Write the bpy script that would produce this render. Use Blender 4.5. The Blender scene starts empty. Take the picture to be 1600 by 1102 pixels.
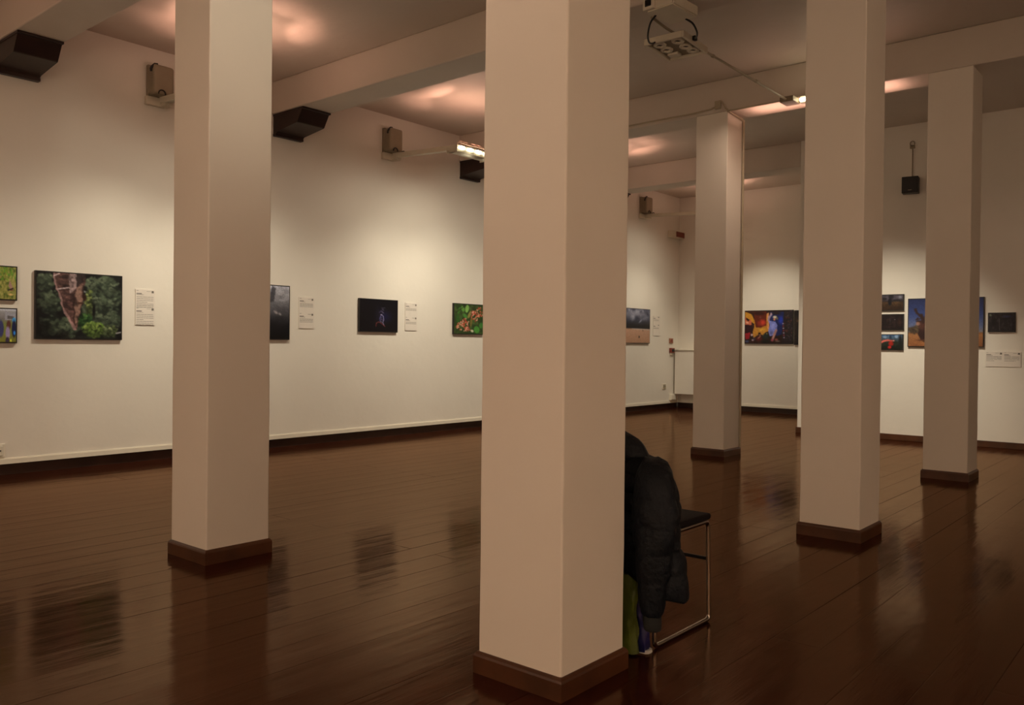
import bpy, bmesh, math, random
import numpy as np
from mathutils import Vector, Matrix
random.seed(4)
PI = math.pi
SC = bpy.context.scene
COL = SC.collection

# ------------------------------------------------------------------ helpers
def lin(c):
    c = np.asarray(c, float) / 255.0
    return np.where(c <= 0.04045, c / 12.92, ((c + 0.055) / 1.055) ** 2.4)

def rgb(r, g, b):
    return tuple(float(v) for v in lin((r, g, b))) + (1.0,)

def material(name, color, rough=0.6, metal=0.0, spec=0.5, bump=None, emit=None, vary=None, coat=0.0, attr=None):
    m = bpy.data.materials.new(name); m.use_nodes = True
    nt = m.node_tree; N = nt.nodes; L = nt.links
    b = N['Principled BSDF']
    b.inputs['Base Color'].default_value = color
    b.inputs['Roughness'].default_value = rough
    b.inputs['Metallic'].default_value = metal
    b.inputs['Specular IOR Level'].default_value = spec
    b.inputs['Coat Weight'].default_value = coat
    tc = N.new('ShaderNodeTexCoord')
    if vary:
        scale, amount = vary
        n = N.new('ShaderNodeTexNoise'); n.inputs['Scale'].default_value = scale; n.inputs['Detail'].default_value = 5
        L.new(tc.outputs['Object'], n.inputs['Vector'])
        r = N.new('ShaderNodeValToRGB')
        c = np.array(color[:3])
        r.color_ramp.elements[0].position = 0.3; r.color_ramp.elements[1].position = 0.7
        r.color_ramp.elements[0].color = (*(c * (1 - amount)), 1); r.color_ramp.elements[1].color = (*np.minimum(c * (1 + amount), 1), 1)
        L.new(n.outputs['Fac'], r.inputs['Fac']); L.new(r.outputs['Color'], b.inputs['Base Color'])
    if bump:
        scale, strength, dist = bump
        n = N.new('ShaderNodeTexNoise'); n.inputs['Scale'].default_value = scale; n.inputs['Detail'].default_value = 6
        L.new(tc.outputs['Object'], n.inputs['Vector'])
        bp = N.new('ShaderNodeBump'); bp.inputs['Strength'].default_value = strength; bp.inputs['Distance'].default_value = dist
        L.new(n.outputs['Fac'], bp.inputs['Height']); L.new(bp.outputs['Normal'], b.inputs['Normal'])
    if emit:
        b.inputs['Emission Color'].default_value = emit[0]; b.inputs['Emission Strength'].default_value = emit[1]
    if attr:
        a = N.new('ShaderNodeVertexColor'); a.layer_name = attr
        L.new(a.outputs['Color'], b.inputs['Base Color'])
    return m

def tag(o, label=None, cat=None, group=None, kind=None):
    if label: o['label'] = label
    if cat: o['category'] = cat
    if group: o['group'] = group
    if kind: o['kind'] = kind
    return o

def empty(name, loc, label=None, cat=None, group=None, kind=None, rz=0.0):
    o = bpy.data.objects.new(name, None); COL.objects.link(o)
    o.location = loc; o.rotation_euler = (0, 0, rz); o.empty_display_size = 0.1
    return tag(o, label, cat, group, kind)

def finish(name, bm, mat, parent=None, smooth=False, origin=None):
    """links a bmesh given in world coordinates (or in the parent's local ones) as one mesh object"""
    bmesh.ops.recalc_face_normals(bm, faces=bm.faces)
    me = bpy.data.meshes.new(name)
    if origin is not None:
        bmesh.ops.translate(bm, verts=bm.verts, vec=-Vector(origin))
    bm.to_mesh(me); bm.free()
    if mat is not None: me.materials.append(mat)
    if smooth:
        for p in me.polygons: p.use_smooth = True
        me.set_sharp_from_angle(angle=math.radians(50))
    o = bpy.data.objects.new(name, me); COL.objects.link(o)
    if origin is not None: o.location = origin
    if parent is not None: o.parent = parent
    return o

def box(bm, x0, x1, y0, y1, z0, z1, bevel=0.0, seg=2, mtx=None):
    t = bmesh.new()
    bmesh.ops.create_cube(t, size=1.0)
    for v in t.verts:
        v.co = Vector(((x0 + x1) / 2 + v.co.x * (x1 - x0), (y0 + y1) / 2 + v.co.y * (y1 - y0), (z0 + z1) / 2 + v.co.z * (z1 - z0)))
    if bevel > 0:
        bmesh.ops.bevel(t, geom=list(t.edges), offset=bevel, segments=seg, affect='EDGES', profile=0.5)
    if mtx is not None: bmesh.ops.transform(t, matrix=mtx, verts=t.verts)
    merge(bm, t)

def merge(bm, t):
    me = bpy.data.meshes.new('tmp'); t.to_mesh(me); t.free()
    bm.from_mesh(me); bpy.data.meshes.remove(me)

def tube(bm, pts, r, n=10, closed=False, caps=True):
    """round tube along a polyline; r may be a number or a list"""
    P = [Vector(p) for p in pts]
    R = r if isinstance(r, (list, tuple)) else [r] * len(P)
    rings = []; prev = None
    for i, p in enumerate(P):
        if closed: d = (P[(i + 1) % len(P)] - P[i - 1])
        elif i == 0: d = P[1] - P[0]
        elif i == len(P) - 1: d = P[-1] - P[-2]
        else: d = (P[i + 1] - P[i]).normalized() + (P[i] - P[i - 1]).normalized()
        d.normalize()
        if prev is None:
            a = Vector((0, 0, 1)) if abs(d.z) < 0.9 else Vector((1, 0, 0))
            u = d.cross(a).normalized()
        else:
            u = (prev - d * prev.dot(d)).normalized()
        prev = u; w = d.cross(u)
        rings.append([bm.verts.new(p + (u * math.cos(2 * PI * k / n) + w * math.sin(2 * PI * k / n)) * R[i]) for k in range(n)])
    m = len(rings)
    for i in range(m if closed else m - 1):
        a, b = rings[i], rings[(i + 1) % m]
        for k in range(n):
            bm.faces.new((a[k], a[(k + 1) % n], b[(k + 1) % n], b[k]))
    if caps and not closed:
        bm.faces.new(rings[0][::-1]); bm.faces.new(rings[-1])

def smooth_path(pts, n=6):
    P = [Vector(p) for p in pts]; P = [P[0] * 2 - P[1]] + P + [P[-1] * 2 - P[-2]]; out = []
    for a, b, c, d in zip(P[:-3], P[1:-2], P[2:-1], P[3:]):
        for k in range(n):
            t = k / n; out.append(.5 * (2 * b + (c - a) * t + (2 * a - 5 * b + 4 * c - d) * t * t + (3 * b - a - 3 * c + d) * t ** 3))
    return out + [P[-2]]

def arc(pts, rad, n=5):
    """rounds the corners of a polyline"""
    P = [Vector(p) for p in pts]; out = [P[0]]
    for i in range(1, len(P) - 1):
        a = (P[i - 1] - P[i]).normalized(); b = (P[i + 1] - P[i]).normalized()
        s, e = P[i] + a * rad, P[i] + b * rad
        for k in range(n + 1):
            t = k / n
            out.append(s * (1 - t) ** 2 + P[i] * 2 * t * (1 - t) + e * t * t)
    out.append(P[-1]); return out

def loft(bm, rings, cap=True):
    R = [[bm.verts.new(p) for p in r] for r in rings]
    n = len(R[0])
    for a, b in zip(R[:-1], R[1:]):
        for k in range(n):
            bm.faces.new((a[k], a[(k + 1) % n], b[(k + 1) % n], b[k]))
    if cap:
        bm.faces.new(R[0][::-1]); bm.faces.new(R[-1])

# ------------------------------------------------------------------ materials
M = {}
M['plaster'] = material('plaster', (0.74, 0.70, 0.63, 1), 0.75, bump=(9, 0.22, 0.012), vary=(1.3, 0.025))
M['ceiling'] = material('ceiling_paint', (0.57, 0.50, 0.43, 1), 0.55, bump=(2.2, 0.35, 0.05), vary=(0.9, 0.05))
M['pillar'] = material('pillar_paint', (0.72, 0.66, 0.58, 1), 0.7, bump=(7, 0.2, 0.012), vary=(2.0, 0.02))
M['conduit'] = material('painted_conduit', (0.40, 0.34, 0.24, 1), 0.45, vary=(8, 0.06))
M['white_trim'] = material('white_trim', (0.76, 0.72, 0.62, 1), 0.45, vary=(5, 0.03))
M['oak'] = material('brown_skirting', (0.068, 0.0235, 0.0085, 1), 0.38, vary=(6, 0.35), bump=(30, 0.15, 0.004))
M['dark_skirting'] = material('dark_skirting', (0.03, 0.012, 0.008, 1), 0.35, vary=(6, 0.3))
M['corbel'] = material('dark_corbel', (0.022, 0.0085, 0.006, 1), 0.45, vary=(10, 0.3), bump=(25, 0.15, 0.004))
M['cream'] = material('cream_metal', (0.60, 0.55, 0.44, 1), 0.45, vary=(8, 0.05))
M['box'] = material('grey_beige_plastic', (0.25, 0.205, 0.14, 1), 0.5, vary=(10, 0.08))
M['black'] = material('black_plastic', (0.008, 0.008, 0.009, 1), 0.45, vary=(20, 0.2))
M['frame'] = material('black_frame', (0.012, 0.010, 0.010, 1), 0.4, vary=(20, 0.2))
M['rubber'] = material('black_cable', (0.006, 0.006, 0.006, 1), 0.5, vary=(20, 0.2))
M['chrome'] = material('chrome_tube', (0.44, 0.41, 0.37, 1), 0.16, metal=1.0, vary=(14, 0.06))
M['seat'] = material('black_seat', (0.007, 0.005, 0.006, 1), 0.75, spec=0.2, bump=(180, 0.2, 0.002))
M['paper'] = material('caption_card', (0.72, 0.67, 0.60, 1), 0.6, vary=(9, 0.02))
M['ink'] = material('printed_ink', (0.17, 0.15, 0.13, 1), 0.6, vary=(40, 0.2))
M['greyink'] = material('grey_ink', (0.44, 0.41, 0.36, 1), 0.6, vary=(40, 0.1))
M['grey_plastic'] = material('grey_socket', (0.36, 0.31, 0.22, 1), 0.5, vary=(20, 0.1))
M['red'] = material('red_sign', (0.17, 0.022, 0.010, 1), 0.45, vary=(15, 0.15))
M['alarm_red'] = material('alarm_red', (0.21, 0.035, 0.022, 1), 0.4, vary=(15, 0.15))
M['alarm_plate'] = material('alarm_plate', (0.33, 0.14, 0.08, 1), 0.5, vary=(15, 0.1))
M['bulb'] = material('halogen_bulb', (1, 0.9, 0.7, 1), 0.3, emit=((1.0, 0.86, 0.58, 1), 14.0))
M['copper'] = material('coiled_lead', (0.62, 0.42, 0.34, 1), 0.35, vary=(20, 0.1))
M['lens'] = material('projector_lens', (0.008, 0.009, 0.012, 1), 0.1, vary=(20, 0.1))
M['jacket'] = material('black_nylon', (0.0036, 0.0056, 0.0094, 1), 0.6, spec=0.25, bump=(34, 0.7, 0.014), vary=(9, 0.25))
M['cuff'] = material('black_knit', (0.010, 0.012, 0.012, 1), 0.85, bump=(160, 0.4, 0.003))
M['bag_green'] = material('green_bag', (0.085, 0.112, 0.010, 1), 0.4, bump=(22, 0.5, 0.01), vary=(10, 0.25))
M['bag_blue'] = material('blue_bag', (0.011, 0.010, 0.075, 1), 0.4, bump=(22, 0.5, 0.01), vary=(10, 0.25))
M['bag_white'] = material('white_bag_hem', (0.55, 0.52, 0.48, 1), 0.5, vary=(10, 0.1))

def floor_material():
    m = bpy.data.materials.new('varnished_boards'); m.use_nodes = True
    nt = m.node_tree; N = nt.nodes; L = nt.links; N.remove(N['Principled BSDF'])
    df = N.new('ShaderNodeBsdfDiffuse'); gl = N.new('ShaderNodeBsdfGlossy'); fr_ = N.new('ShaderNodeFresnel'); ms = N.new('ShaderNodeMixShader')
    gl.inputs['Color'].default_value = (.68, .475, .325, 1); fr_.inputs['IOR'].default_value = 1.47
    L.new(fr_.outputs[0], ms.inputs[0]); L.new(df.outputs[0], ms.inputs[1]); L.new(gl.outputs[0], ms.inputs[2]); L.new(ms.outputs[0], N['Material Output'].inputs['Surface'])
    tc = N.new('ShaderNodeTexCoord')
    def math_(op, a, v=None, w=None):
        n = N.new('ShaderNodeMath'); n.operation = op
        for i, s in enumerate((a, v, w)):
            if s is None: continue
            if isinstance(s, (int, float)): n.inputs[i].default_value = s
            else: L.new(s, n.inputs[i])
        return n.outputs[0]
    def noise(sx, sy, scale, detail=4, rough=0.55):
        mp = N.new('ShaderNodeMapping'); mp.inputs['Scale'].default_value = (sx, sy, 1)
        L.new(tc.outputs['Object'], mp.inputs['Vector'])
        n = N.new('ShaderNodeTexNoise'); n.inputs['Scale'].default_value = scale; n.inputs['Detail'].default_value = detail; n.inputs['Roughness'].default_value = rough
        L.new(mp.outputs['Vector'], n.inputs['Vector']); return n.outputs['Fac']
    br = N.new('ShaderNodeTexBrick')
    br.inputs['Color1'].default_value = (0.36, 0.36, 0.36, 1); br.inputs['Color2'].default_value = (0.62, 0.62, 0.62, 1)
    br.inputs['Mortar'].default_value = (0, 0, 0, 1)
    br.inputs['Scale'].default_value = 1.0; br.inputs['Mortar Size'].default_value = 0.0034; br.inputs['Mortar Smooth'].default_value = 0.6
    br.inputs['Brick Width'].default_value = 5.3; br.inputs['Row Height'].default_value = 0.20
    br.offset = 0.37; br.offset_frequency = 2
    L.new(tc.outputs['Object'], br.inputs['Vector'])
    sep = N.new('ShaderNodeSeparateXYZ'); L.new(tc.outputs['Object'], sep.inputs[0])
    # cupped boards: a shallow parabola across each board
    fr = math_('FRACT', math_('DIVIDE', sep.outputs['Y'], 0.20))
    cup = math_('POWER', math_('ABSOLUTE', math_('SUBTRACT', fr, 0.5)), 2.0)
    big = noise(0.9, 2.2, 1.6, 3); streak = noise(0.55, 9.0, 1.5, 5, 0.6); fine = noise(2.5, 26.0, 3.0, 4)
    base = N.new('ShaderNodeValToRGB')
    base.color_ramp.elements[0].position = 0.25; base.color_ramp.elements[1].position = 0.8
    base.color_ramp.elements[0].color = (0.025, 0.0062, 0.0036, 1); base.color_ramp.elements[1].color = (0.056, 0.0150, 0.0088, 1)
    seam = N.new('ShaderNodeMapRange'); seam.inputs['From Min'].default_value = .42; seam.inputs['From Max'].default_value = .62; seam.clamp = True
    L.new(noise(.22, 1.6, 1.0, 3), seam.inputs['Value']); gap = math_('MULTIPLY', br.outputs['Fac'], math_('ADD', math_('MULTIPLY', seam.outputs[0], .95), .05))
    mixv = math_('ADD', math_('MULTIPLY', streak, 0.6), math_('MULTIPLY', br.outputs['Color'], 0.4))
    L.new(mixv, base.inputs['Fac'])
    mx = N.new('ShaderNodeMix'); mx.data_type = 'RGBA'
    L.new(math_('MULTIPLY', gap, 0.9), mx.inputs[0]); L.new(base.outputs['Color'], mx.inputs[6]); mx.inputs[7].default_value = (0.010, 0.004, 0.003, 1)
    L.new(mx.outputs[2], df.inputs['Color'])
    rr = N.new('ShaderNodeMapRange'); rr.inputs['From Min'].default_value = 0.3; rr.inputs['From Max'].default_value = 0.75
    rr.inputs['To Min'].default_value = 0.085; rr.inputs['To Max'].default_value = 0.18
    L.new(streak, rr.inputs['Value']); L.new(rr.outputs[0], gl.inputs['Roughness'])
    mg = N.new('ShaderNodeMix'); mg.data_type = 'RGBA'; L.new(math_('MULTIPLY', gap, .95), mg.inputs[0]); mg.inputs[6].default_value = (.68, .475, .325, 1); mg.inputs[7].default_value = (.12, .07, .05, 1); L.new(mg.outputs[2], gl.inputs['Color'])
    h = math_('ADD', math_('ADD', math_('MULTIPLY', cup, 0.0013), math_('MULTIPLY', big, 0.0035)), math_('ADD', math_('MULTIPLY', streak, 0.0014), math_('MULTIPLY', fine, 0.00012)))
    h = math_('SUBTRACT', h, math_('MULTIPLY', gap, 0.0012))
    bp = N.new('ShaderNodeBump'); bp.inputs['Strength'].default_value = 0.8; bp.inputs['Distance'].default_value = 1.0
    L.new(h, bp.inputs['Height']); [L.new(bp.outputs['Normal'], q.inputs['Normal']) for q in (df, gl, fr_)]
    return m
M['floor'] = floor_material()

# ------------------------------------------------------------------ room shell
LV, BU, RU, RE = 8.18, 14.68, 11.63, 4.57      # picture wall, back wall, partition face, partition end
X0, Y0, ZC = -3.0, -4.0, 4.12
ZB = 3.765
def struct(name, bm, mat, **k):
    o = finish(name, bm, mat, **k); o['kind'] = 'structure'; return o
def sbox(name, mat, *a, bevel=0.0):
    bm = bmesh.new(); box(bm, *a, bevel=bevel); return struct(name, bm, mat)

sbox('floor', M['floor'], X0 - 0.3, BU + 0.3, Y0 - 0.3, LV + 0.3, -0.15, 0.0)
sbox('ceiling', M['ceiling'], X0 - 0.3, BU + 0.3, Y0 - 0.3, LV + 0.3, ZC, ZC + 0.2)
sbox('wall_left', M['plaster'], X0 - 0.3, BU + 0.3, LV, LV + 0.3, 0.10, ZC)
sbox('wall_back', M['plaster'], BU, BU + 0.3, RE - 0.3, LV, 0.10, ZC)
sbox('wall_partition', M['plaster'], RU, BU, Y0 - 0.3, RE, 0.0, ZC)
sbox('wall_right', M['plaster'], X0 - 0.3, RU, Y0 - 0.3, Y0, 0.0, ZC)
sbox('wall_front', M['plaster'], X0 - 0.3, X0, Y0, LV, 0.0, ZC)
# the picture walls stop short of the floor: a pale strip below, a dark recessed board under it
sbox('baseboard_left', M['dark_skirting'], X0, BU, LV + 0.022, LV + 0.06, 0.0, 0.10)
sbox('baseboard_back', M['dark_skirting'], BU + 0.022, BU + 0.06, RE, LV, 0.0, 0.10)
bm = bmesh.new(); box(bm, X0, BU - 0.016, LV - 0.016, LV, 0.10, 0.142); box(bm, X0, BU - 0.012, LV - 0.008, LV, 0.142, 0.150)
struct('trim_1', bm, M['white_trim'])
bm = bmesh.new(); box(bm, BU - 0.016, BU, RE, LV, 0.10, 0.142); box(bm, BU - 0.008, BU, RE, LV, 0.142, 0.150)
struct('trim_2', bm, M['white_trim'])
bm = bmesh.new(); box(bm, RU - 0.018, RU, Y0, RE + 0.018, 0.0, 0.079, bevel=0.004); box(bm, RU, BU, RE, RE + 0.018, 0.0, 0.079)
struct('baseboard_right', bm, M['oak'])
# beams across the hall
BEAMS = [(-0.45, -0.05), (2.60, 2.99), (5.40, 5.81), (8.43, 8.83), (RU, 12.03)]
def beam(i, x0, x1):
    bm = bmesh.new(); y0 = Y0 if x0 < RU else RE
    ye = LV
    box(bm, x0, x1, y0, ye, ZB, ZC, bevel=0.012, seg=3)
    struct('beam', bm, M['ceiling'])
for i, b_ in enumerate(BEAMS): beam(i, *b_)

# ------------------------------------------------------------------ pillars
def pillar(x, y, label, cracks=0):
    wx, wy = 0.386, 0.376
    t = empty('pillar', (x + wx / 2, y + wy / 2, 0), label, 'pillar', 'square white pillars', 'thing')
    a, b_ = wx / 2, wy / 2
    bm = bmesh.new(); box(bm, -a, a, -b_, b_, 0.0, ZB, bevel=0.007, seg=3)
    # hand-plastered faces: cut into courses and nudged very slightly
    for z in np.arange(0.12, ZB - 0.1, 0.17):
        g = bmesh.ops.bisect_plane(bm, geom=bm.verts[:] + bm.edges[:] + bm.faces[:], plane_co=(0, 0, z), plane_no=(0, 0, 1))
    rnd = random.Random(int(x * 100 + y * 10))
    lev = {}
    for v in bm.verts:
        k = (round(v.co.z, 3), v.co.x > 0, v.co.y > 0)
        if k not in lev: lev[k] = (rnd.uniform(-.0011, .0011), rnd.uniform(-.0011, .0011))
        if 0.1 < v.co.z < ZB - 0.1: v.co.x += lev[k][0]; v.co.y += lev[k][1]
    finish('shaft', bm, M['pillar'], t)
    o = 0.014
    bm = bmesh.new()
    prof = [(o, 0.0), (o, 0.062), (o - 0.003, 0.070), (o - 0.010, 0.078), (-0.004, 0.080)]
    rings = []
    for off, z in prof:
        rings.append([(-a - off, -b_ - off, z), (a + off, -b_ - off, z), (a + off, b_ + off, z), (-a - off, b_ + off, z)])
    loft(bm, rings)
    finish('plinth_board', bm, M['oak'], t)
    return t
pillar(2.353, 4.140, 'white square pillar farthest left, in front of the wall with the jungle photograph')
pillar(2.251, 1.683, 'large white square pillar in the middle, nearest, hiding most of the chair')
pillar(5.309, 1.688, 'white square pillar right of the chair, between the conduit pillar and the dim pillar')
pillar(8.431, 1.742, 'dim white square pillar farthest right, in front of the desert tree photograph')
pillar(8.432, 4.127, 'slim looking distant white pillar with a conduit pipe down its right side')

# ------------------------------------------------------------------ corbels under the beams at the picture wall
def corbel(x0, x1, label):
    t = bmesh.new(); y = LV; w0, w1 = x0, x1
    zt = ZB; d = 0.55
    # side profile in (y, z): deep block, raked nose, lower tail against the wall
    prof = [(y, zt), (y - d, zt), (y - d + 0.03, zt - 0.05), (y - d + 0.10, zt - 0.155), (y - 0.08, zt - 0.20), (y - 0.05, zt - 0.225), (y, zt - 0.225)]
    A = [t.verts.new((w0, *p)) for p in prof]; B = [t.verts.new((w1, *p)) for p in prof]
    n = len(prof)
    t.faces.new(A[::-1]); t.faces.new(B)
    for k in range(n): t.faces.new((A[k], A[(k + 1) % n], B[(k + 1) % n], B[k]))
    bmesh.ops.bevel(t, geom=[e for e in t.edges if abs(e.verts[0].co.x - e.verts[1].co.x) > 0.1], offset=0.006, segments=1, affect='EDGES')
    o = finish('beam_corbel', t, M['corbel'], origin=(x0, LV, zt))
    bm = bmesh.new(); box(bm, x0 - 0.008 - x0, x1 + 0.008 - x0, -d - 0.012, 0, -0.022, -0.001, bevel=0.003)
    finish('cap_board', bm, M['corbel'], o)
    bm = bmesh.new(); box(bm, -0.006, x1 - x0 + 0.006, -0.06, 0, -0.245, -0.215, bevel=0.003)
    finish('foot_board', bm, M['corbel'], o)
    tag(o, label, 'corbel', 'dark wooden corbels')
corbel(2.62, 2.97, 'dark wooden corbel in the upper left corner, under the nearest beam')
corbel(5.43, 5.79, 'dark wooden corbel just right of the leftmost pillar, under the long beam')
corbel(8.455, 8.81, 'dark wooden corbel half hidden beside the lit floodlight, left of the middle pillar')
corbel(11.66, 12.00, 'dark wooden corbel tip peeking out right of the middle pillar')

# ------------------------------------------------------------------ painted pictures (vertex colours on a fine grid)
ILL = np.array((0.74, 0.66, 0.48))
class Canvas:
    """a small procedural painting: x right, y down, both 0..1"""
    def __init__(s, w, h, seed):
        s.w, s.h = w, h; s.r = np.random.RandomState(seed)
        s.X, s.Y = np.meshgrid((np.arange(w) + .5) / w, (np.arange(h) + .5) / h)
        s.a = np.zeros((h, w, 3)); s.asp = w / h
    def noise(s, fx, fy, octv=4, gain=0.55):
        out = np.zeros((s.h, s.w)); amp = 1; tot = 0
        for o in range(octv):
            nx, ny = int(fx * 2 ** o) + 2, int(fy * 2 ** o) + 2
            g = s.r.rand(ny + 1, nx + 1)
            u, v = np.clip(s.X, 0, .999) * (nx - 1), s.Y * (ny - 1)
            i, j = u.astype(int), v.astype(int); fu, fv = u - i, v - j
            fu, fv = fu * fu * (3 - 2 * fu), fv * fv * (3 - 2 * fv)
            n = g[j, i] * (1 - fu) * (1 - fv) + g[j, i + 1] * fu * (1 - fv) + g[j + 1, i] * (1 - fu) * fv + g[j + 1, i + 1] * fu * fv
            out += n * amp; tot += amp; amp *= gain
        return out / tot
    def mix(s, mask, col):
        mask = np.clip(mask, 0, 1)[..., None]
        s.a = s.a * (1 - mask) + np.asarray(col, float) * mask
    def fill(s, col): s.a[:] = col
    def ramp(s, stops):
        ys = [p for p, _ in stops]; cs = np.array([c for _, c in stops], float)
        for k in range(3): s.a[..., k] = np.interp(s.Y, ys, cs[:, k])
    def ell(s, cx, cy, rx, ry, col, soft=0.25, ang=0.0, op=1.0):
        dx, dy = (s.X - cx) * s.asp, s.Y - cy
        c, n = math.cos(ang), math.sin(ang)
        d = np.sqrt(((dx * c + dy * n) / (rx * s.asp)) ** 2 + ((-dx * n + dy * c) / ry) ** 2)
        s.mix(np.clip((1 - d) / max(soft, 1e-3), 0, 1) * op, col)
    def poly(s, pts, col, op=1.0):
        ins = np.zeros((s.h, s.w), bool); n = len(pts)
        for k in range(n):
            (x1, y1), (x2, y2) = pts[k], pts[(k + 1) % n]
            if y1 == y2: continue
            c = (y1 > s.Y) != (y2 > s.Y)
            ins ^= c & (s.X < (x2 - x1) * (s.Y - y1) / (y2 - y1) + x1)
        s.mix(ins * op, col)
    def line(s, pts, wid, col, op=1.0):
        for (x1, y1), (x2, y2) in zip(pts[:-1], pts[1:]):
            ax, ay = (x2 - x1) * s.asp, y2 - y1; L2 = ax * ax + ay * ay + 1e-9
            t = np.clip((((s.X - x1) * s.asp) * ax + (s.Y - y1) * ay) / L2, 0, 1)
            d = np.hypot((s.X - x1) * s.asp - t * ax, s.Y - y1 - t * ay)
            s.mix(np.clip(1.5 - d / wid, 0, 1) * op, col)
    def speck(s, amount):
        p = np.pad(s.a, ((1, 1), (1, 1), (0, 0)), mode='edge'); h, w = s.h, s.w
        s.a = (p[1:-1, 1:-1] * 2 + p[:-2, 1:-1] + p[2:, 1:-1] + p[1:-1, :-2] + p[1:-1, 2:]) / 6
        s.a *= (1 + amount * (s.r.rand(s.h, s.w, 1) - .5) * 2)
    def foliage(s, cx, cy, rx, ry, dark, mid, light, n=60, size=0.03):
        s.ell(cx, cy, rx, ry, dark, 0.4)
        for _ in range(n):
            t, q = s.r.rand() * 2 * PI, math.sqrt(s.r.rand())
            x, y = cx + rx * q * math.cos(t) * .95, cy + ry * q * math.sin(t) * .95
            up = max(0, min(1, 0.55 - (y - cy) / ry * 0.45 + s.r.uniform(-.3, .3)))
            c = np.array(dark) * (1 - up) + np.array(mid if s.r.rand() < .6 else light) * up
            k = size * s.r.uniform(.5, 1.2)
            s.ell(x, y, k, k * s.r.uniform(.5, .9), c, 0.5, s.r.uniform(-1, 1), 0.85)

def jungle():
    c = Canvas(150, 116, 1); c.fill((14, 12, 12))
    n = c.noise(9, 7); c.mix((n - .42) * 2.2, (38, 44, 30))
    for a in [(.16, .46, .15, .20, 46), (.10, .16, .12, .14, 26), (.20, .80, .18, .16, 30), (.74, .20, .20, .22, 90), (.88, .32, .14, .26, 60), (.62, .52, .10, .26, 50),
              (.82, .68, .17, .17, 80), (.36, .84, .14, .18, 40), (.78, .48, .12, .14, 40)]:
        c.foliage(*a[:4], (26, 32, 21), (70, 80, 50), (104, 112, 72), int(a[4] * 1.6), 0.042)
    c.foliage(.60, .45, .05, .24, (40, 48, 20), (104, 116, 44), (150, 156, 70), 40, 0.028)
    c.foliage(.55, .72, .10, .12, (20, 40, 14), (46, 86, 30), (74, 110, 40), 40, 0.03)
    c.foliage(.66, .86, .15, .13, (34, 46, 14), (96, 124, 34), (150, 170, 62), 90, 0.03)
    c.foliage(.86, .88, .11, .10, (30, 36, 16), (84, 96, 44), (120, 128, 70), 50, 0.028)
    c.ell(.66, .56, .025, .16, (10, 10, 8), .6); c.ell(.08, .85, .12, .2, (10, 9, 9), .8, 0, .7); c.ell(.30, .95, .1, .1, (12, 10, 9), .8, 0, .8)
    # the big tapering trunk
    wob = (c.noise(6, 12, 3) - .5) * .05; c.X = c.X + wob
    c.poly([(.185, 0), (.56, 0), (.525, .40), (.465, .86), (.44, .87), (.31, .58), (.22, .25)], (78, 50, 39))
    XO = c.X
    k = c.noise(14, 30, 5); ins = (np.abs(c.a - (78, 50, 39)).sum(2) < 2)
    c.a[ins] = np.clip(np.array((78, 50, 39)) * (0.35 + 1.3 * k[ins])[:, None], 0, 255)
    c.poly([(.185, 0), (.20, 0), (.255, .30), (.315, .56), (.45, .81), (.455, .87), (.43, .87), (.37, .74), (.31, .62), (.22, .25)], (150, 108, 90), .8)
    c.poly([(.38, 0), (.55, 0), (.50, .13), (.42, .28), (.385, .31), (.365, .12)], (146, 116, 98), .9)
    c.poly([(.46, 0), (.57, 0), (.54, .08), (.45, .22)], (34, 24, 20), .85)
    c.poly([(.46, .22), (.52, .14), (.52, .38), (.49, .62), (.445, .82), (.435, .62), (.44, .40)], (138, 100, 72), .75); k2 = c.noise(14, 14); c.mix((k2 - .55) * 3 * ((c.X > .2) & (c.X < .52) & (c.Y < .85) & (c.X < .54 - .09 * c.Y) & (c.X > .19 + .28 * c.Y)), (30, 18, 14))
    c.poly([(.405, .34), (.435, .30), (.43, .60), (.455, .82), (.43, .76)], (40, 22, 16), .7)
    c.line([(.25, .25), (.37, .22)], .008, (186, 160, 140)); c.line([(.20, .05), (.25, .01)], .008, (186, 160, 140)); c.line([(.93, .91), (1, .89)], .008, (150, 140, 120))
    c.ell(.545, .36, .028, .07, (44, 20, 12), .4); c.ell(.50, .45, .05, .02, (60, 34, 20), .5); c.ell(.55, .27, .015, .02, (128, 128, 112), .5)
    c.X = c.X - wob; c.a *= (.80 + .62 * c.noise(34, 28, 3))[..., None]; g_ = c.a.mean(2, keepdims=True); c.a = g_ + (c.a - g_) * .82
    c.speck(.12); return c

def crops():
    c = Canvas(190, 90, 2); c.X = np.where(c.X > .70, (c.X - .70) / .30, 1 - c.X / .70); c.fill((126, 124, 52)); n = c.noise(10, 9); c.mix((n - .4) * 2.5, (176, 160, 84)); c.mix((.48 - n) * 4, (74, 88, 30))
    for _ in range(60): c.ell(c.r.rand(), c.r.rand() * .4, .07, .04, (70 + c.r.randint(60), 110 + c.r.randint(50), 40), .5, c.r.uniform(-1, 1), .7)
    c.poly([(.70, .40), (.84, .62), (.80, .72), (.64, .60)], (158, 120, 96)); c.ell(.78, .70, .10, .05, (120, 80, 50), .4); c.ell(.75, .85, .14, .05, (206, 170, 96), .5)
    c.line([(.62, .72), (.86, .66)], .02, (40, 26, 30)); c.speck(.12); return c

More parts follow.
